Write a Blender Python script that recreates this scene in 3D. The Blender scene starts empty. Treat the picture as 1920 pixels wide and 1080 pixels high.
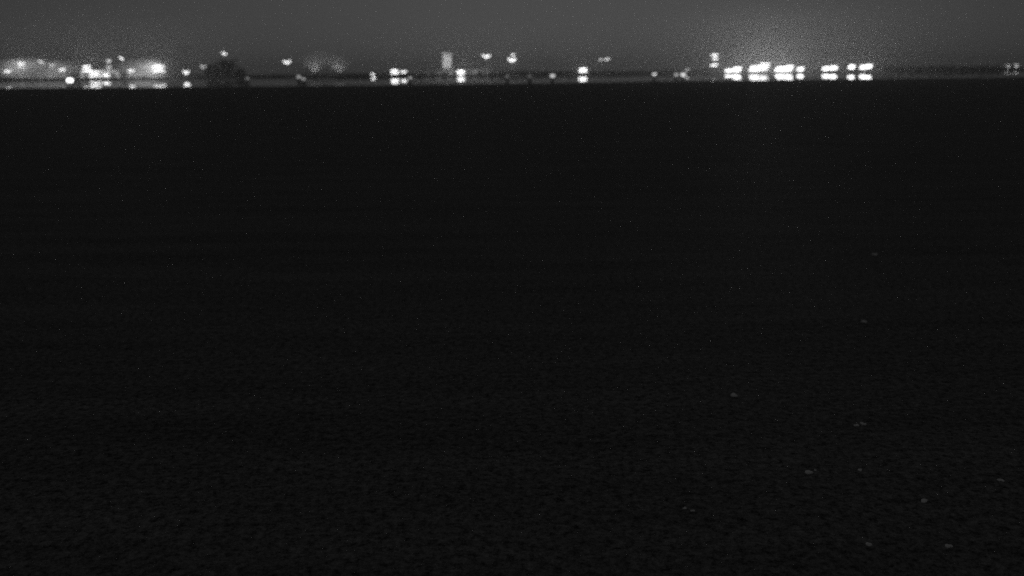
import bpy, bmesh, math, random
from mathutils import Vector, Matrix
random.seed(7)
S = bpy.context.scene
C = S.collection
# ------------------------------------------------------------------ camera
CAM_H, F_PX, HORIZON_PX, ROLL = 3.0, 1805.0, 134.4, 0.0095
PITCH = math.atan((540 - HORIZON_PX) / F_PX)
fwd = Vector((0, math.cos(PITCH), -math.sin(PITCH)))
up0 = Vector((0, math.sin(PITCH), math.cos(PITCH)))
rt0 = Vector((1, 0, 0))
a = math.atan(ROLL)
rt = rt0 * math.cos(a) - up0 * math.sin(a)
up = up0 * math.cos(a) + rt0 * math.sin(a)
cam = bpy.data.cameras.new('camera')
camo = bpy.data.objects.new('camera', cam)
C.objects.link(camo)
M = Matrix((rt, up, -fwd)).transposed().to_4x4()
M.translation = (0, 0, CAM_H)
camo.matrix_world = M
cam.sensor_width = 36
cam.lens = 36 * F_PX / 1920
cam.clip_start = 0.1
cam.clip_end = 12000
cam.dof.use_dof = True
cam.dof.focus_distance = 7.0
cam.dof.aperture_fstop = (cam.lens / 1000) / (7.0 * 9.0 / F_PX)
S.camera = camo
def at(x, y, D):
    """the point seen at photo pixel (x, y) on the upright plane Y = D"""
    d = fwd + rt * ((x - 960) / F_PX) + up * ((540 - y) / F_PX)
    return Vector((0, 0, CAM_H)) + d * (D / d.y)
def on_ground(x, y, z=0.0):
    d = fwd + rt * ((x - 960) / F_PX) + up * ((540 - y) / F_PX)
    return Vector((0, 0, CAM_H)) + d * ((z - CAM_H) / d.z)
# ------------------------------------------------------------------ night sky
W = bpy.data.worlds.new('World')
S.world = W
W.use_nodes = True
nt = W.node_tree
nt.nodes.clear()
sky = nt.nodes.new('ShaderNodeTexSky')
sky.sky_type = 'NISHITA'
sky.sun_disc = False
sky.sun_elevation = math.radians(12)
sky.sun_rotation = math.radians(1)
sky.air_density = 1.0
sky.dust_density = 2.0
bw = nt.nodes.new('ShaderNodeRGBToBW')
bg = nt.nodes.new('ShaderNodeBackground')
bg.inputs['Strength'].default_value = 0.0215
wo = nt.nodes.new('ShaderNodeOutputWorld')
nt.links.new(sky.outputs[0], bw.inputs[0])
flat = nt.nodes.new('ShaderNodeMath')      # an overcast, evenly lit town sky: the clear-sky contrast flattened
flat.operation = 'POWER'
flat.inputs[1].default_value = 0.28
nt.links.new(bw.outputs[0], flat.inputs[0])
nt.links.new(flat.outputs[0], bg.inputs['Color'])
nt.links.new(bg.outputs[0], wo.inputs['Surface'])
# ------------------------------------------------------------------ exposure, renderer
S.view_settings.view_transform = 'Standard'
S.view_settings.look = 'None'
S.view_settings.exposure = 0
S.view_settings.gamma = 1
S.view_settings.use_curve_mapping = False
S.render.engine = 'CYCLES'
S.cycles.use_denoising = False      # the night camera's picture is grainy
S.cycles.use_adaptive_sampling = True
S.cycles.adaptive_threshold = 0.04
S.cycles.adaptive_min_samples = 48
S.cycles.max_bounces = 5
S.cycles.volume_bounces = 2
S.cycles.sample_clamp_indirect = 0.5
S.cycles.sample_clamp_direct = 4.0
S.cycles.use_light_tree = True

# ------------------------------------------------------------------ materials
def grey(name, v, rough=0.8, spec=0.3, var=0.25, scale=1.0, bump=0.0):
    m = bpy.data.materials.new(name)
    m.use_nodes = True
    n = m.node_tree
    p = n.nodes['Principled BSDF']
    p.inputs['Roughness'].default_value = rough
    p.inputs['Specular IOR Level'].default_value = spec
    tc = n.nodes.new('ShaderNodeTexCoord')
    no = n.nodes.new('ShaderNodeTexNoise')
    no.inputs['Scale'].default_value = scale
    no.inputs['Detail'].default_value = 6
    r = n.nodes.new('ShaderNodeMapRange')
    r.inputs['From Min'].default_value = 0.3
    r.inputs['From Max'].default_value = 0.7
    r.inputs['To Min'].default_value = v * (1 - var)
    r.inputs['To Max'].default_value = v * (1 + var)
    n.links.new(tc.outputs['Object'], no.inputs['Vector'])
    n.links.new(no.outputs['Fac'], r.inputs['Value'])
    n.links.new(r.outputs[0], p.inputs['Base Color'])
    if bump:
        b = n.nodes.new('ShaderNodeBump')
        b.inputs['Strength'].default_value = bump
        n.links.new(no.outputs['Fac'], b.inputs['Height'])
        n.links.new(b.outputs[0], p.inputs['Normal'])
    return m
def lamp_mat(name, strength):
    m = bpy.data.materials.new(name)
    m.use_nodes = True
    p = m.node_tree.nodes['Principled BSDF']
    p.inputs['Base Color'].default_value = (0.8, 0.8, 0.8, 1)
    p.inputs['Emission Color'].default_value = (1, 1, 1, 1)
    p.inputs['Emission Strength'].default_value = strength
    m.cycles.emission_sampling = 'NONE'      # each fixture's light is cast by the lamp in its builder
    return m
M_steel = grey('galvanised steel', 0.30, 0.5, 0.5, 0.2, 3)
M_dark = grey('dark painted steel', 0.06, 0.6, 0.4, 0.3, 2)
M_conc = grey('weathered concrete', 0.28, 0.9, 0.2, 0.3, 0.4, 0.2)
M_quay = grey('wet tarred quay face', 0.03, 0.8, 0.2, 0.4, 0.5, 0.3)
M_land = grey('dark ground', 0.06, 0.95, 0.1, 0.5, 0.05, 0.2)
M_white = grey('white painted shell', 0.75, 0.6, 0.3, 0.1, 0.3)
M_wall = grey('pale sheet cladding', 0.45, 0.6, 0.3, 0.15, 0.3)
M_roof = grey('grey sheet roof', 0.22, 0.6, 0.3, 0.2, 0.3)
M_pile = grey('crushed limestone', 0.7, 0.95, 0.1, 0.3, 0.25, 0.5)
M_leaf = grey('night foliage', 0.05, 0.8, 0.2, 0.4, 0.6)
M_bark = grey('bark', 0.08, 0.9, 0.1, 0.4, 3, 0.4)
M_foam = grey('pale foam', 0.95, 0.9, 0.1, 0.1, 40)
M_glass = grey('dark window glass', 0.02, 0.1, 0.5, 0.1, 1)
LAMPS = {}
def lamp(s):
    if s not in LAMPS:
        LAMPS[s] = lamp_mat('lit lamp glass %g' % s, s)
    return LAMPS[s]

# ------------------------------------------------------------------ mesh helpers
def mesh_obj(name, bm, mat, parent=None, loc=None, smooth=False):
    me = bpy.data.meshes.new(name)
    bm.normal_update()
    bm.to_mesh(me)
    bm.free()
    if smooth:
        for p in me.polygons:
            p.use_smooth = True
    me.materials.append(mat)
    return link(name, me, parent, loc)
def link(name, me, parent=None, loc=None):
    o = bpy.data.objects.new(name, me)
    C.objects.link(o)
    if parent:
        o.parent = parent
    if loc is not None:
        o.location = loc
    return o
def thing(name, label, cat, loc, group=None):
    o = bpy.data.objects.new(name, None)
    C.objects.link(o)
    o.location = loc
    tag(o, label, cat, group)
    return o
def tag(o, label=None, cat=None, group=None, kind=None):
    if label: o['label'] = label
    if cat: o['category'] = cat
    if group: o['group'] = group
    if kind: o['kind'] = kind
    return o
def box(bm, c, s, taper=1.0):
    x, y, z = c
    hx, hy, hz = s[0] / 2, s[1] / 2, s[2] / 2
    v = []
    for k, t in ((-1, 1), (1, taper)):
        for i, j in ((-1, -1), (1, -1), (1, 1), (-1, 1)):
            v.append(bm.verts.new((x + i * hx * t, y + j * hy * t, z + k * hz)))
    for f in ((3, 2, 1, 0), (4, 5, 6, 7), (0, 1, 5, 4), (1, 2, 6, 5), (2, 3, 7, 6), (3, 0, 4, 7)):
        bm.faces.new([v[i] for i in f])
def tube(bm, p, q, r0, r1, n=8):
    p, q = Vector(p), Vector(q)
    d = (q - p).normalized()
    u = d.orthogonal().normalized()
    w = d.cross(u)
    A = [bm.verts.new(p + (u * math.cos(t) + w * math.sin(t)) * r0) for t in [i * 2 * math.pi / n for i in range(n)]]
    B = [bm.verts.new(q + (u * math.cos(t) + w * math.sin(t)) * r1) for t in [i * 2 * math.pi / n for i in range(n)]]
    for i in range(n):
        bm.faces.new((A[i], A[(i + 1) % n], B[(i + 1) % n], B[i]))
    bm.faces.new(A[::-1])
    bm.faces.new(B)
def lathe(bm, prof, n=24):
    rings = []
    for r, z in prof:
        rings.append([bm.verts.new((r * math.cos(i * 2 * math.pi / n), r * math.sin(i * 2 * math.pi / n), z)) for i in range(n)])
    for A, B in zip(rings, rings[1:]):
        for i in range(n):
            bm.faces.new((A[i], A[(i + 1) % n], B[(i + 1) % n], B[i]))
    bm.faces.new(rings[0][::-1])
    bm.faces.new(rings[-1])

# ------------------------------------------------------------------ water, land
SHORE, LAND_Z = 800.0, 1.1
def water_mat(name, rough, spec, base, scale, bump, fleck=False):
    m = bpy.data.materials.new(name)
    m.use_nodes = True
    n = m.node_tree
    p = n.nodes['Principled BSDF']
    tc = n.nodes.new('ShaderNodeTexCoord')
    m0 = n.nodes.new('ShaderNodeMapping')                 # silt drifting in wind-drawn bands
    m0.inputs['Scale'].default_value = (0.12, 1.1, 1)
    n0 = n.nodes.new('ShaderNodeTexNoise')
    n0.inputs['Scale'].default_value = 1.0
    n0.inputs['Detail'].default_value = 9
    n0.inputs['Roughness'].default_value = 0.75
    r0 = n.nodes.new('ShaderNodeMapRange')
    r0.inputs['From Min'].default_value = 0.3
    r0.inputs['From Max'].default_value = 0.7
    r0.inputs['To Min'].default_value = base * 0.75
    r0.inputs['To Max'].default_value = base * 1.25
    n.links.new(tc.outputs['Object'], m0.inputs['Vector'])
    n.links.new(m0.outputs[0], n0.inputs['Vector'])
    n.links.new(n0.outputs['Fac'], r0.inputs['Value'])
    if fleck:                                             # fine algae and silt flecks in the surface
        n1 = n.nodes.new('ShaderNodeTexNoise')
        n1.inputs['Scale'].default_value = 14.0
        n1.inputs['Detail'].default_value = 10
        n1.inputs['Roughness'].default_value = 0.95
        r1 = n.nodes.new('ShaderNodeMapRange')
        r1.inputs['From Min'].default_value = 0.4
        r1.inputs['From Max'].default_value = 0.6
        r1.inputs['To Min'].default_value = 0.0
        r1.inputs['To Max'].default_value = 2.0
        mu = n.nodes.new('ShaderNodeMath')
        mu.operation = 'MULTIPLY'
        n.links.new(tc.outputs['Object'], n1.inputs['Vector'])
        n.links.new(n1.outputs['Fac'], r1.inputs['Value'])
        n.links.new(r0.outputs[0], mu.inputs[0])
        n.links.new(r1.outputs[0], mu.inputs[1])
        n.links.new(mu.outputs[0], p.inputs['Base Color'])
    else:
        n.links.new(r0.outputs[0], p.inputs['Base Color'])
    p.inputs['Roughness'].default_value = rough
    p.inputs['Specular IOR Level'].default_value = spec
    p.inputs['IOR'].default_value = 1.33
    tc = n.nodes.new('ShaderNodeTexCoord')
    mp = n.nodes.new('ShaderNodeMapping')
    mp.inputs['Scale'].default_value = (0.6, 1.4, 1)
    no = n.nodes.new('ShaderNodeTexNoise')
    no.inputs['Scale'].default_value = scale
    no.inputs['Detail'].default_value = 8
    no.inputs['Roughness'].default_value = 0.65
    b = n.nodes.new('ShaderNodeBump')
    b.inputs['Strength'].default_value = bump
    b.inputs['Distance'].default_value = 0.3
    n.links.new(tc.outputs['Object'], mp.inputs['Vector'])
    n.links.new(mp.outputs[0], no.inputs['Vector'])
    n.links.new(no.outputs['Fac'], b.inputs['Height'])
    n.links.new(b.outputs[0], p.inputs['Normal'])
    return m
M_water = water_mat('ruffled dark water', 0.7, 0.012, 0.19, 2.5, 0.6, True)
M_calm = water_mat('calm sheltered water', 0.012, 0.5, 0.003, 0.3, 0.004)
bm = bmesh.new()
XE = 3000
pts = []
x = -XE
while x < XE:
    yy = 252 + 8 * math.sin(x * 0.031) + random.uniform(-3, 3) + max(0, min(60, x * 0.35))
    pts.append((x, yy))
    x += 8 if abs(x) < 260 else 120
pts.append((XE, 300))
lo = [bm.verts.new((x, -250, 0.006)) for x, y in pts]
hi = [bm.verts.new((x, y, 0.006)) for x, y in pts]
for i in range(len(pts) - 1):
    bm.faces.new((lo[i], lo[i + 1], hi[i + 1], hi[i]))
tag(mesh_obj('water', bm, M_water), 'dark ruffled open water of the bay', kind='structure')
bm = bmesh.new()
bm.faces.new([bm.verts.new(p) for p in ((-XE, 200, 0), (XE, 200, 0), (XE, SHORE + 2, 0), (-XE, SHORE + 2, 0))])
tag(mesh_obj('calm_water', bm, M_calm), 'calm mirror strip of water along the lit shore', kind='structure')
# land: a low shelf with a sloping toe, reaching the horizon
bm = bmesh.new()
rows = []
rnd = random.Random(3)
prof = [(SHORE - 1.2, -0.6), (SHORE, 0.15), (SHORE + 2.5, LAND_Z * 0.8), (SHORE + 5, LAND_Z), (SHORE + 120, LAND_Z), (SHORE + 260, 1.3), (4000, 1.4)]
xs = [-XE] + list(range(-520, 521, 8)) + [XE]
for yy, zz in prof:
    rows.append([bm.verts.new((xx, yy + (rnd.uniform(-0.5, 0.5) if yy < SHORE + 4 else 0), zz + (rnd.uniform(-.08, .08) if yy < SHORE + 4 else 0))) for xx in xs])
for A, B in zip(rows, rows[1:]):
    for i in range(len(xs) - 1):
        bm.faces.new((A[i], A[i + 1], B[i + 1], B[i]))
tag(mesh_obj('ground', bm, M_land), 'dark flat shore land behind the lights', kind='structure')

# ------------------------------------------------------------------ floodlight masts
def housing_mesh():
    bm = bmesh.new()
    box(bm, (0, 0, 0.30), (1.4, 1.4, 0.36), 0.6)
    box(bm, (0, 0, 0.53), (0.34, 0.34, 0.10))
    bm2 = bpy.data.meshes.new('floodlight')
    bm.to_mesh(bm2); bm.free()
    bm2.materials.append(M_steel)
    return bm2
HOUSE = housing_mesh()
LENS = {}
def lens_mesh(s):
    if s not in LENS:
        bm = bmesh.new()
        lathe(bm, [(0.35, -0.6), (0.7, -0.28), (0.78, 0.115)], 8)
        me = bpy.data.meshes.new('lens')
        bm.normal_update(); bm.to_mesh(me); bm.free()
        for p in me.polygons: p.use_smooth = True
        me.materials.append(lamp(s))
        LENS[s] = me
    return LENS[s]
def cast(parent, loc, intensity, kind='POINT', radius=0.5, rot=None):
    """the light a lit fixture throws, as a lamp inside that fixture"""
    d = bpy.data.lights.new('lamp', kind)
    d.energy = 4 * math.pi ** 2 * intensity
    d.shadow_soft_size = radius
    if kind == 'SPOT':
        d.spot_size = math.radians(140)
        d.spot_blend = 0.8
    o = bpy.data.objects.new('lamp', d)
    C.objects.link(o)
    o.parent = parent
    o.location = loc
    if rot: o.rotation_euler = rot
    return o
def spots(shape, w, h):
    """lamp positions on a mast head (x across, z up) for a head about w by h metres"""
    if shape == 'cup':
        return [(-w / 2, h / 2), (-w * .32, -h * .1), (-w * .11, -h / 2), (w * .11, -h / 2), (w * .32, -h * .1), (w / 2, h / 2)]
    if shape == 'slant':
        out = []
        for r in (-1, 0, 1):
            for k in range(4):
                out.append(((k - 1.5) * w * .25 + r * w * .07, r * h / 2))
        return out
    if shape == 'block':
        out = []
        for r in (-1.5, -.5, .5, 1.5):
            for k in range(5):
                out.append(((k - 2) * w * .2 + r * w * .1, r * h / 3))
        return out
    if shape == 'bank':
        out = []
        for r in (-1, 1):
            for k in range(5):
                out.append(((k - 2) * w * .25, r * h / 2 - (0.15 * h if k in (0, 4) else 0)))
        return out
    if shape == 'pair':
        return [(-w / 2, 0), (w / 2, h / 2)]
    if shape == 'wing':
        return [(-w / 2, h / 2), (-w / 4, h * .2), (0, -h * .2), (w * .22, -h / 2)]
    if shape == 'row':
        return [((k - 1.5) * w / 3, (k % 2) * h / 2) for k in range(4)]
    return [(0, 0)]
def mast(name, label, x, y, D, w, h, s, shape, group, ly=0.0):
    p = at(x, y, D)
    root = thing(name, label, 'light mast', (p.x, D, LAND_Z - 0.02), group)
    hz = p.z - LAND_Z + 0.02
    P = spots(shape, w, h)
    top = hz + 0.75
    bm = bmesh.new()
    r = 0.10 + 0.012 * hz
    tube(bm, (0, 0.45, 0), (0, 0.45, top), r, r * 0.55, 10)
    mesh_obj('pole', bm, M_steel, root)
    bm = bmesh.new()
    box(bm, (0, 0.45, 0.09), (r * 5, r * 5, 0.22), 0.8)
    mesh_obj('base_plate', bm, M_conc, root)
    for i, (px, pz) in enumerate(P):
        hd = link('floodlight', HOUSE, root, (px, 0, hz + pz))
        link('lens', lens_mesh(round(min(s, 2.2 * s ** .27), 2)), hd)
        bm = bmesh.new()
        tube(bm, (0, 0.45, min(top - 0.05, max(0.6, hz + pz * 0.3 + 0.3))), (px, 0.03, hz + pz + 0.56), 0.06, 0.05, 6)
        mesh_obj('bracket_arm', bm, M_steel, root)
    if s >= 5:
        cast(root, (0, -0.7, hz - 0.2), len(P) * s * 0.2)
    return root

G_HM = 'floodlight masts along the shore'
DIM, MED, BRI, VERY, MAX = 1.5, 5.0, 20.0, 60.0, 200.0
LIST = [
 # x, y, depth, width m, height m, strength, shape, label
 (40, 121, 826, 5.0, 2.6, 120, 'bank', 'tall bright floodlight mast rising over the pale stockpile at the end of the yard'),
 (78, 116, 835, 4.0, 1.4, VERY, 'wing', 'taller slim floodlight mast with drooping head between two pale stockpiles'),
 (163, 128, 818, 5.4, 3.2, 110, 'bank', 'bright double-row floodlight mast in front of the lit yard shed'),
 (178, 138, 816, 7.6, 3.0, 110, 'bank', 'low wide floodlight bank close beside the lit yard shed wall'),
 (199, 141, 815, 4.0, 1.0, BRI, 'row', 'short lamp row standing past the low floodlight bank of the yard'),
 (14, 134, 814, 4.0, 1.4, BRI, 'row', 'low lamp row on the quay before the yard end stockpile'),
 (97, 122, 846, 3.0, 1.2, 12.0, 'cup', 'lamp mast half lost in the dust between the first two stockpiles'),
 (117, 131, 826, 3.4, 1.4, 14.0, 'row', 'low lamp row at the foot of the second stockpile'),
 (246, 133, 822, 3.6, 1.2, 14.0, 'row', 'low lamp row between the yard shed and the long stockpile'),
 (204, 114, 850, 2.6, 1.4, DIM, 'cup', 'dim upper lamp cluster on tall mast behind the yard shed'),
 (204, 126, 846, 2.6, 1.2, DIM, 'cup', 'dim lower lamp cluster on mast behind the yard shed'),
 (229, 109, 842, 3.4, 1.3, MED, 'wing', 'highest slim mast of the yard with a tilted lamp head'),
 (297, 128, 818, 8.0, 4.0, 230, 'bank', 'glaring floodlight mast at the foot of the long stockpile slope'),
 (349, 135, 822, 4.0, 1.6, MED, 'cup', 'lone low lamp post between the glaring floodlight and the tall trees'),
 (382, 125, 845, 3.6, 1.5, DIM, 'cup', 'faint lamp mast close beside the tall dark trees'),
 (421, 100, 850, 3.2, 1.0, BRI, 'wing', 'very tall slim mast shining above the dark trees'),
 (538, 116, 838, 4.8, 1.6, MED, 'cup', 'tall lone mast with cupped lamp head near the steam plume'),
 (702, 140, 815, 4.2, 1.2, MED, 'wing', 'small low lamp post on the bare shore before the quay'),
 (740, 134, 815, 4.6, 2.0, BRI, 'bank', 'bright double-row floodlight mast at the end of the quay'),
 (757, 135, 817, 3.2, 1.2, MED, 'row', 'lamp row set close against the bright mast at the quay end'),
 (864, 135.6, 812, 4.6, 2.0, 150, 'bank', 'glaring floodlight mast on the quay beside the white silo'),
 (912, 105, 840, 5.0, 1.2, BRI, 'cup', 'tall mast with wide bright lamp head past the warehouse'),
 (960, 112, 832, 5.0, 1.6, VERY, 'cup', 'tall mast with bright cupped lamp head and small top lamp behind it'),
 (962, 103, 856, 1.2, 0.3, MED, 'pair', 'small lamp mast peeping over the bright cupped lamp head'),
 (1093, 131, 812, 5.0, 1.8, VERY, 'bank', 'bright shore lamp with an equally bright reflection below it'),
 (1138, 111, 835, 2.6, 0.8, MED, 'pair', 'small bright pair of lamps on a tall mast over bare shore'),
 (1126, 112, 838, 1.2, 0.8, DIM, 'pair', 'dim twin lamp mast close beside the small bright pair'),
 (1288, 132, 822, 1.8, 2.2, DIM, 'pair', 'dim twin lamps rising behind the wide low lamp row'),
 (1340, 103, 826, 4.4, 0.3, 8.0, 'row', 'topmost lamps of the tower mast above the round dark trees'),
 (1341, 110, 822, 2.6, 0.3, 8.0, 'row', 'middle lamps of the tower mast above the round dark trees'),
 (1339, 122, 818, 4.6, 0.8, VERY, 'row', 'lowest and brightest lamps above the round dark trees'),
 (1366, 132.8, 812, 5.6, 1.6, VERY, 'slant', 'glaring floodlight mast at the tree end of the pier'),
 (1381, 131, 813, 6.2, 3.4, VERY, 'block', 'second glaring floodlight mast from the tree end of the pier'),
 (1414, 129.5, 812, 7.4, 4.2, MAX, 'block', 'third glaring mast from the trees, in the brightest knot of the pier'),
 (1431, 127, 814, 8.4, 6.2, MAX, 'block', 'brightest floodlight mast of the pier with a wide slanted bank'),
 (1463, 130, 812, 7.4, 3.2, MAX, 'block', 'glaring mast just past the brightest knot of the pier'),
 (1479, 128.6, 813, 5.8, 4.0, VERY, 'block', 'last mast of the glaring pier knot before the separate lamps'),
 (1501, 129, 812, 4.6, 1.6, BRI, 'slant', 'single separate lamp mast past the glaring pier knot'),
 (1549, 128, 812, 5.4, 1.6, VERY, 'slant', 'first lamp of the outer pier after the dark gap'),
 (1563, 127, 813, 5.4, 1.8, VERY, 'slant', 'second lamp of the outer pier, close against the first'),
 (1597, 125, 812, 4.6, 2.0, BRI, 'slant', 'smaller single lamp near the pier end'),
 (1619, 125.5, 812, 5.0, 2.0, VERY, 'slant', 'bright lamp mast just short of the pier end'),
 (1629, 124, 813, 4.6, 2.0, VERY, 'slant', 'outermost lamp mast at the very end of the pier'),
 (1890, 125, 1500, 3.6, 5.0, 4.0, 'cup', 'faint far lamp standing among the low dark treeline'),
 (1906, 123, 1500, 3.6, 2.6, 3.0, 'cup', 'faint far lamp with short head over the low treeline end'),
]
for x, y, D, w, h, s, shape, label in LIST:
    mast('floodlight_mast' if s > 0.6 else 'lamp_post', label, x, y, D, w, h, s, shape, G_HM)

# ------------------------------------------------------------------ lit channel markers standing in the calm water
def marker(label, x, y, D, s, scale):
    p = at(x, y, D)
    root = thing('channel_marker', label, 'marker', (p.x, D, -0.6), 'lit channel markers in the calm water')
    top = p.z + 0.6 - 0.5 * scale
    for k in range(3):
        t = k * 2.094 + .5
        bm = bmesh.new(); tube(bm, (.55 * math.cos(t), .55 * math.sin(t), 0), (.16 * math.cos(t), .16 * math.sin(t), top), .16, .13, 8); mesh_obj('pile', bm, M_quay, root)
    bm = bmesh.new(); tube(bm, (0, 0, top - .5), (0, 0, top - .3), .42, .42, 10); mesh_obj('collar', bm, M_dark, root)
    bm = bmesh.new(); lathe(bm, [(.12 * scale, .0), (.5 * scale, .16 * scale), (.66 * scale, .5 * scale), (.7 * scale, .85 * scale)], 12)
    ln = mesh_obj('lantern', bm, lamp(s), root, (0, 0, top))
    bm = bmesh.new(); lathe(bm, [(.5 * scale, .852 * scale), (.4 * scale, .95 * scale), (.08 * scale, 1.02 * scale)], 12); mesh_obj('cap', bm, M_dark, ln)
for a_ in [
 ('faint pile marker lamp in the water past the dark trees', 464, 147, 285, .22, 0.72),
 ('pile marker lamp near the foot of the steam plume', 560, 144, 295, .5, 0.79),
 ('pile marker lamp close beside the one at the steam plume', 569, 148, 275, .4, 0.72),
 ('faint pile marker lamp off the end of the silo quay', 769, 146, 280, .45, 0.72),
 ('barely lit pile marker lamp under the bright cupped mast', 951, 143, 285, .16, 0.79),
 ('barely lit pile marker lamp between two brighter lamps of the bare shore', 993, 143, 285, .13, 0.79),
 ('steady pile marker lamp alone off the bare low shore', 1036, 142, 290, 1.1, 0.86),
 ('pile marker lamp off the dark grassy shore, standing alone', 1227, 139, 310, 1.3, 0.79),
 ('brighter of two pile marker lamps off the small unlit shed', 1281, 140, 305, 1.4, 0.94),
 ('dimmer of two pile marker lamps off the small unlit shed', 1268, 140, 312, .8, 0.72)]:
    marker(*a_)
# ------------------------------------------------------------------ lit buoy on the calm water
p = on_ground(132, 160)
b = thing('light_buoy', 'lit navigation buoy floating off the stockpile yard', 'buoy', (p.x, p.y, -0.15))
bm = bmesh.new(); lathe(bm, [(0.5, -0.3), (1.0, 0), (1.05, 0.35), (0.8, 0.55)], 20); mesh_obj('float', bm, M_dark, b, smooth=False)
for k in range(4):
    t = math.pi / 4 + k * math.pi / 2
    bm = bmesh.new(); tube(bm, (0.7 * math.cos(t), 0.7 * math.sin(t), 0.5), (0.28 * math.cos(t), 0.28 * math.sin(t), 1.15), 0.05, 0.04, 6); mesh_obj('leg', bm, M_dark, b)
bm = bmesh.new(); lathe(bm, [(0.5, 1.13), (0.5, 1.2)], 16); mesh_obj('platform', bm, M_dark, b)
bm = bmesh.new(); lathe(bm, [(0.75, 1.2), (0.9, 1.5), (0.9, 1.9), (0.65, 2.3)], 16); ln = mesh_obj('lantern', bm, lamp(9.0), b)
bm = bmesh.new(); lathe(bm, [(0.7, 2.3), (0.45, 2.5), (0.1, 2.6)], 16); mesh_obj('cap', bm, M_dark, ln)

# ------------------------------------------------------------------ stockpiles
def pile(x0, x1, ytop, D, depth, label, seed, skew=0.0):
    r = random.Random(seed)
    A, B = at(x0, 140, D), at(x1, 140, D)
    T = at((x0 + x1) / 2, ytop, D)
    H, L = T.z - LAND_Z, B.x - A.x
    bm = bmesh.new()
    n, m = 28, 12
    g = []
    ph = [r.uniform(0, 6.3) for _ in range(6)]
    for i in range(n + 1):
        row = []
        for j in range(m + 1):
            u, v = i / n * 2 - 1, j / m * 2 - 1
            us = u - skew * (1 - abs(u))
            k = max(0.0, 1 - math.sqrt(us * us * 0.9 + v * v))
            z = H * min(1, k * 1.35) * (0.8 + 0.2 * math.sin(u * 7 + ph[0]) * math.cos(v * 4 + ph[1])) + (r.uniform(-.12, .12) if k > 0 else 0)
            row.append(bm.verts.new((u * L / 2 + r.uniform(-.2, .2), v * depth / 2, max(-0.05, z - 0.05))))
        g.append(row)
    for i in range(n):
        for j in range(m):
            bm.faces.new((g[i][j], g[i + 1][j], g[i + 1][j + 1], g[i][j + 1]))
    o = mesh_obj('stockpile', bm, M_pile, None, ((A.x + B.x) / 2, D, LAND_Z))
    tag(o, label, 'stockpile', 'stockpiles in the lit yard')
pile(-60, 72, 121, 850, 34, 'pale lit stockpile at the very end of the yard', 11)
pile(58, 152, 112, 856, 30, 'second pale stockpile, between yard end and lit shed', 12)
pile(222, 318, 112, 848, 30, 'long pale stockpile sloping beside the glaring floodlight mast', 13, 0.3)

# ------------------------------------------------------------------ buildings
def shed(name, label, x0, x1, ytop, D, depth, ndoor, cat='building', wall=M_wall):
    A, B = at(x0, 140, D), at(x1, 140, D)
    H = at((x0 + x1) / 2, ytop, D).z - LAND_Z
    L = B.x - A.x
    root = thing(name, label, cat, ((A.x + B.x) / 2, D, LAND_Z - 0.02))
    bm = bmesh.new(); box(bm, (0, depth / 2, H * .4), (L, depth, H * .8)); mesh_obj('wall', bm, wall, root)
    bm = bmesh.new()
    e = H * .8
    vs = [bm.verts.new(q) for q in ((-L / 2 - .4, -.5, e + .003), (L / 2 + .4, -.5, e + .003), (L / 2 + .4, depth + .5, e + .003), (-L / 2 - .4, depth + .5, e + .003), (-L / 2 - .4, depth / 2, H), (L / 2 + .4, depth / 2, H))]
    for f in ((3, 2, 1, 0), (0, 1, 5, 4), (2, 3, 4, 5), (1, 2, 5), (3, 0, 4)):
        bm.faces.new([vs[i] for i in f])
    mesh_obj('roof', bm, M_roof, root)
    for k in range(ndoor):
        px = (k + .5) / ndoor * L - L / 2
        bm = bmesh.new(); box(bm, (px, -.04, H * .28), (min(4.5, L / ndoor * .5), .12, H * .56)); d = mesh_obj('door', bm, M_dark, root)
        bm = bmesh.new(); box(bm, (px + 1.2, -.14, H * .25), (.1, .08, .4)); mesh_obj('handle', bm, M_steel, d)
        bm = bmesh.new(); box(bm, (px + L / ndoor * .4, -.03, H * .6), (1.4, .08, .8)); w = mesh_obj('window', bm, M_glass, root)
        bm = bmesh.new(); box(bm, (px + L / ndoor * .4, -.06, H * .6 - .47), (1.6, .2, .1)); mesh_obj('sill', bm, M_steel, w)
    return root
shed('yard_shed', 'lit gabled shed between the stockpiles of the yard', 150, 224, 128, 832, 14, 3)
WH = shed('quay_warehouse', 'long low pale warehouse behind the white silo and quay', 778, 934, 129, 832, 16, 7)
shed('shore_shed', 'small unlit shed behind the wide low lamp row', 1246, 1300, 131, 836, 10, 2, wall=M_roof)

# silo
UP = 90.0
A, B, T = at(829.5, 130, 864), at(848, 130, 864), at(839, 99, 864)
R, H = (B.x - A.x) / 2, T.z - LAND_Z
silo = thing('silo', 'tall white cylindrical silo with notched rim beside the warehouse', 'silo', ((A.x + B.x) / 2, 864, LAND_Z - 0.02))
bm = bmesh.new()
prof = [(R * 1.04, 0), (R * 1.04, .5)]
z = .5
while z < H - 2.2:
    prof += [(R, z + .02), (R, z + 1.5), (R * 1.015, z + 1.55), (R * 1.015, z + 1.7)]
    z += 1.75
prof += [(R, H - 1.6), (R, H - 1.2)]
lathe(bm, prof, 32); mesh_obj('shell', bm, M_white, silo)
for k in range(10):
    t = k * 2 * math.pi / 10 + .15
    bm = bmesh.new(); box(bm, (0, 0, 0), (.9, .4, 1.3))
    o = mesh_obj('rim_block', bm, M_white, silo, ((R - .2) * math.cos(t), (R - .2) * math.sin(t), H - .56)); o.rotation_euler.z = t + math.pi / 2
bm = bmesh.new()
for s_ in (-.25, .25): tube(bm, (s_, -R - .25, .3), (s_, -R - .25, H - .8), .04, .04, 6)
k = .8
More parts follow.
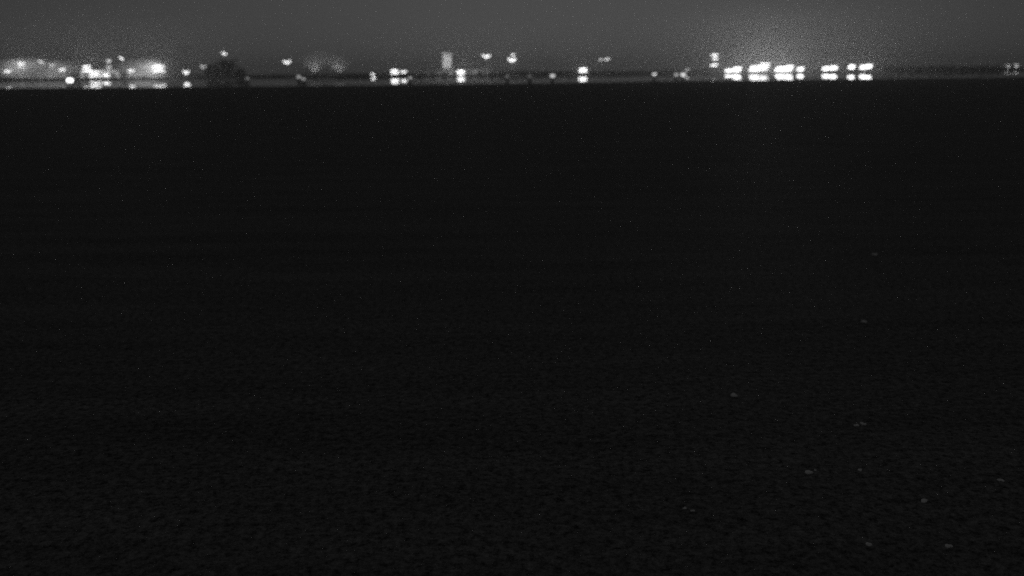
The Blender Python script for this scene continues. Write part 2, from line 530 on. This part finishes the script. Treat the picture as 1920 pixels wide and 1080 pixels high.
while k < H - 1: box(bm, (0, -R - .25, k), (.5, .05, .05)); k += .6
mesh_obj('ladder', bm, M_steel, silo)

def added_uplight(parent, loc, s, sc=1.0):  # added fixture, used only to brighten the silo and the steam
    bm = bmesh.new(); lathe(bm, [(.3 * sc, -.35 * sc), (.42 * sc, 0), (.42 * sc, .22 * sc), (.38 * sc, .22 * sc), (.36 * sc, .02 * sc)], 10)
    u = mesh_obj('added_uplight', bm, M_dark, parent, loc)
    bm = bmesh.new(); lathe(bm, [(.34 * sc, .03 * sc), (.34 * sc, .06 * sc)], 10); mesh_obj('lens', bm, lamp(s), u)
    return u
for k in (-10, -4, 4, 10):            # added, unseen floodlights on the back slope of the roof, to brighten the silo
    wx, wy = silo.location.x - WH.location.x + k, 11.0
    bm = bmesh.new(); tube(bm, (wx, wy, 3.4), (wx, wy, 4.5), .08, .07, 6); br = mesh_obj('added_bracket', bm, M_steel, WH)
    u = added_uplight(br, (wx, wy + .1, 4.75), UP, 1.5)
    u.rotation_euler.x = math.radians(-55)
    cast(u, (0, 0, .1), 150, 'SPOT', .3, (math.pi, 0, 0))
# stacks added to carry made-up uplights that brighten the steam
for vx, vl in ((590, 'added short dark stack lighting the steam, on the tree side'), (636, 'added short dark stack lighting the steam, on the quay side')):
    p = at(vx, 138, 830)
    vs_ = thing('added_stack', vl, 'stack', (p.x, 830, LAND_Z - .02), 'added stacks lighting the steam')
    hv = p.z - LAND_Z
    bm = bmesh.new(); lathe(bm, [(1.5, 0), (1.5, .4), (1.1, .6), (1.0, hv), (1.2, hv + .02), (1.2, hv + .3), (.8, hv + .3)], 20); mesh_obj('shaft', bm, M_conc, vs_)
    for k in range(4):
        added_uplight(vs_, (1.7 * math.cos(k * 1.57 + .7), 1.7 * math.sin(k * 1.57 + .7), hv), 250.0)
        bm = bmesh.new(); tube(bm, (1.0 * math.cos(k * 1.57 + .7), 1.0 * math.sin(k * 1.57 + .7), hv - .3), (1.7 * math.cos(k * 1.57 + .7), 1.7 * math.sin(k * 1.57 + .7), hv - .3), .06, .06, 6); mesh_obj('bracket_arm', bm, M_steel, vs_)
    cast(vs_, (0, 0, hv + .5), 150, 'SPOT', .5, (math.pi, 0, 0))  # added spot above the stack mouth, brightening the steam

# quay, pier
def quay(name, label, x0, x1, D0, depth, top, pilestep):
    A, B = at(x0, 140, D0), at(x1, 140, D0)
    L = B.x - A.x
    root = thing(name, label, 'pier', ((A.x + B.x) / 2, D0, -0.8))
    bm = bmesh.new(); box(bm, (0, depth / 2, .8 + top - .25), (L, depth, .5)); mesh_obj('deck', bm, M_conc, root)
    bm = bmesh.new(); box(bm, (0, depth / 2 + .5, .45 + top / 2 - .26), (L - .6, depth - .6, .9 + top - .52)); mesh_obj('retaining_wall', bm, M_quay, root)
    n = int(L / pilestep)
    for k in range(n + 1):
        bm = bmesh.new(); tube(bm, (-L / 2 + k * L / n, -.22, 0), (-L / 2 + k * L / n, -.22, .8 + top + .35), .2, .18, 8); mesh_obj('pile', bm, M_quay, root)
    return root
quay('quay', 'concrete quay with dark fender piles before the stockpile yard', -80, 312, 797, 8, 1.25, 7)
quay('quay', 'concrete quay with dark fender piles before the silo and warehouse', 728, 936, 797, 8, 1.25, 7)
quay('pier', 'long dark pier carrying the glaring slanted floodlights', 1350, 1642, 797, 8, 1.25, 7)

# ------------------------------------------------------------------ trees
def leaves(bm, c, rad, n, r, size):
    for _ in range(n):
        d = Vector((r.gauss(0, 1), r.gauss(0, 1), r.gauss(0, 1))).normalized() * (r.random() ** .4)
        q = Vector(c) + Vector((d.x * rad[0], d.y * rad[1], d.z * rad[2]))
        u = Vector((r.gauss(0, 1), r.gauss(0, 1), r.gauss(0, 1))).normalized()
        w = u.orthogonal().normalized()
        s = size * r.uniform(.6, 1.3)
        bm.faces.new([bm.verts.new(q + v) for v in (u * s, w * s * .6, -u * s, -w * s * .6)])
def tree(label, x, ytop, D, width_px, seed, group):
    r = random.Random(seed)
    T = at(x, ytop, D)
    H = T.z - LAND_Z
    Wd = width_px * D / F_PX
    root = thing('broadleaf_tree', label, 'tree', (T.x, D, LAND_Z - 0.05), group)
    bm = bmesh.new()
    tube(bm, (0, 0, 0), (.2, 0, H * .3), H * .03, H * .022); tube(bm, (.2, 0, H * .3), (0, .1, H * .8), H * .022, H * .006)
    cl = []
    for k in range(26):
        t = r.uniform(0, 6.28); zz = H * (.12 + .82 * (k + r.random()) / 26)
        q = (zz / H - .3) / .72
        rr = Wd / 2 * math.sqrt(max(.05, 1 - q * q)) * r.uniform(.25, .85)
        e = Vector((rr * math.cos(t), rr * .7 * math.sin(t), zz))
        if k % 2: tube(bm, (.1, 0, zz * .75), e, H * .01, H * .003, 6)
        cl.append(e)
    mesh_obj('trunk', bm, M_bark, root)
    bm = bmesh.new()
    for e in cl: leaves(bm, e, (Wd * r.uniform(.1, .17), Wd * .13, H * r.uniform(.07, .12)), 230, r, .32)
    mesh_obj('crown', bm, M_leaf, root)
tree('tallest dark tree of the clump below the very tall slim mast', 424, 111, 818, 56, 1, 'dark trees on the shore')
tree('lower dark tree of the clump, next to the faint lamp mast', 396, 122, 815, 36, 2, 'dark trees on the shore')
tree('small dark tree at the water edge side of the clump', 450, 128, 820, 24, 3, 'dark trees on the shore')
tree('round dark tree under the brightest tower lamps before the pier', 1333, 126, 812, 26, 4, 'dark trees on the shore')
tree('small dark tree between the round tree and the first pier light', 1352, 130, 815, 18, 5, 'dark trees on the shore')
def treeline(label, x0, x1, ytop, D, seed, n):
    r = random.Random(seed)
    bm = bmesh.new()
    for k in range(n):
        x = x0 + (x1 - x0) * (k + r.random()) / n
        T = at(x, ytop, D)
        H = max(1.2, (T.z - LAND_Z) * r.uniform(.75, 1.1))
        leaves(bm, (T.x, D + r.uniform(-6, 6), LAND_Z + H * .5), (3.2, 2.5, H * .55), 260, r, .3)
    o = mesh_obj('treeline', bm, M_leaf)
    tag(o, label, 'treeline', kind='stuff')
treeline('low dark treeline on the unlit shore beyond the pier', 1638, 1880, 122, 900, 21, 52)
treeline('low dark scrub behind the lamps of the bare grassy shore', 930, 1330, 133, 880, 22, 70)
treeline('low dark scrub on bare shore between steam plume and quay', 630, 780, 137, 880, 23, 26)

# ------------------------------------------------------------------ foam flecks floating near the camera
FL = [(1640, 478, 9, 'single faint foam fleck farthest out on the open water'), (1620, 604, 9, 'faint foam fleck alone between far and near flecks'),
      (1376, 742, 12, 'wide faint foam patch apart from the others on dark water'), (1606, 798, 8, 'thin half of a close pair of foam flecks'), (1618, 796, 9, 'brighter half of a close pair of foam flecks'),
      (1516, 887, 13, 'slanting foam streak beside a tiny speck'), (1613, 882, 8, 'small round foam fleck midway along the water'), (1528, 882, 5, 'tiny foam speck next to the slanting streak'),
      (1732, 940, 11, 'brightest compact foam fleck on the water'), (1284, 953, 7, 'round one of two small foam flecks lying apart'), (1299, 958, 7, 'flat one of two small foam flecks lying apart'),
      (1630, 1021, 12, 'large clotted foam fleck close to the viewing platform'), (1779, 1025, 11, 'ragged foam fleck close to the viewing platform'), (1876, 901, 9, 'pale thin foam wisp off by itself')]
r = random.Random(5)
for x, y, s, label in FL:
    p = on_ground(x, y, 0.006)
    d = (p - Vector((0, 0, CAM_H))).length
    sz = s * d / F_PX * .66
    bm = bmesh.new()
    for k in range(9):
        ox, oy = r.uniform(-.4, .4) * sz, r.uniform(-.6, .6) * sz
        rr = sz * r.uniform(.32, .6)
        mt = Matrix.Translation((ox, oy, rr * .25)) @ Matrix.Diagonal((1, 1, .7, 1))
        bmesh.ops.create_icosphere(bm, subdivisions=1, radius=rr, matrix=mt)
    o = mesh_obj('foam_fleck', bm, M_foam, None, p, True)
    o.rotation_euler.z = r.uniform(0, 3)
    tag(o, label, 'foam', 'foam flecks drifting on the dark water')

# ------------------------------------------------------------------ steam and haze
def steam(label, x, ybase, ytop, D, w_px, density, lean):
    A, T = at(x, ybase, D), at(x, ytop, D)
    H = T.z - A.z
    Wd = w_px * D / F_PX / 2
    bm = bmesh.new()
    bmesh.ops.create_icosphere(bm, subdivisions=3, radius=1.0)
    for v in bm.verts:
        v.co.x += lean * v.co.z
    o = mesh_obj('steam', bm, M_foam, None, (A.x, D, (A.z + T.z) / 2))
    o.scale = (Wd, Wd * .7, H / 2)
    m = bpy.data.materials.new('steam')
    m.use_nodes = True
    n = m.node_tree
    n.nodes.remove(n.nodes['Principled BSDF'])
    pv = n.nodes.new('ShaderNodeVolumePrincipled')
    pv.inputs['Color'].default_value = (.95, .95, .95, 1)
    tc = n.nodes.new('ShaderNodeTexCoord')
    ln = n.nodes.new('ShaderNodeVectorMath'); ln.operation = 'LENGTH'
    no = n.nodes.new('ShaderNodeTexNoise'); no.inputs['Scale'].default_value = 2.2; no.inputs['Detail'].default_value = 3
    mr = n.nodes.new('ShaderNodeMapRange'); mr.inputs['From Min'].default_value = 1.0; mr.inputs['From Max'].default_value = 0.1
    m2 = n.nodes.new('ShaderNodeMath'); m2.operation = 'MULTIPLY'
    m3 = n.nodes.new('ShaderNodeMath'); m3.operation = 'MULTIPLY'; m3.inputs[1].default_value = density * 2
    n.links.new(tc.outputs['Object'], ln.inputs[0]); n.links.new(ln.outputs['Value'], mr.inputs['Value'])
    n.links.new(tc.outputs['Object'], no.inputs['Vector'])
    n.links.new(mr.outputs[0], m2.inputs[0]); n.links.new(no.outputs['Fac'], m2.inputs[1])
    n.links.new(m2.outputs[0], m3.inputs[0]); n.links.new(m3.outputs[0], pv.inputs['Density'])
    n.links.new(pv.outputs[0], n.nodes['Material Output'].inputs['Volume'])
    o.data.materials.clear(); o.data.materials.append(m)
    tag(o, label, 'steam', kind='stuff')
steam('thin pale steam drifting up beside the tall lone mast', 606, 176, 92, 830, 130, 0.04, -.1)
steam('pale dust hanging over the long lit stockpile', 268, 146, 106, 824, 100, 0.075, .2)
steam('pale dust hanging over the yard end stockpiles', 60, 148, 108, 824, 190, 0.07, 0)

bm = bmesh.new()
box(bm, (0, 1900, 19.5), (6200, 4400, 42))
hz = mesh_obj('haze', bm, M_foam)
m = bpy.data.materials.new('haze')
m.use_nodes = True
n = m.node_tree
n.nodes.remove(n.nodes['Principled BSDF'])
pv = n.nodes.new('ShaderNodeVolumePrincipled')
pv.inputs['Color'].default_value = (1, 1, 1, 1)
pv.inputs['Density'].default_value = 0.00035
pv.inputs['Anisotropy'].default_value = 0.82
n.links.new(pv.outputs[0], n.nodes['Material Output'].inputs['Volume'])
hz.data.materials.clear(); hz.data.materials.append(m)
tag(hz, 'thin pale night haze over the whole bay', 'haze', kind='stuff')
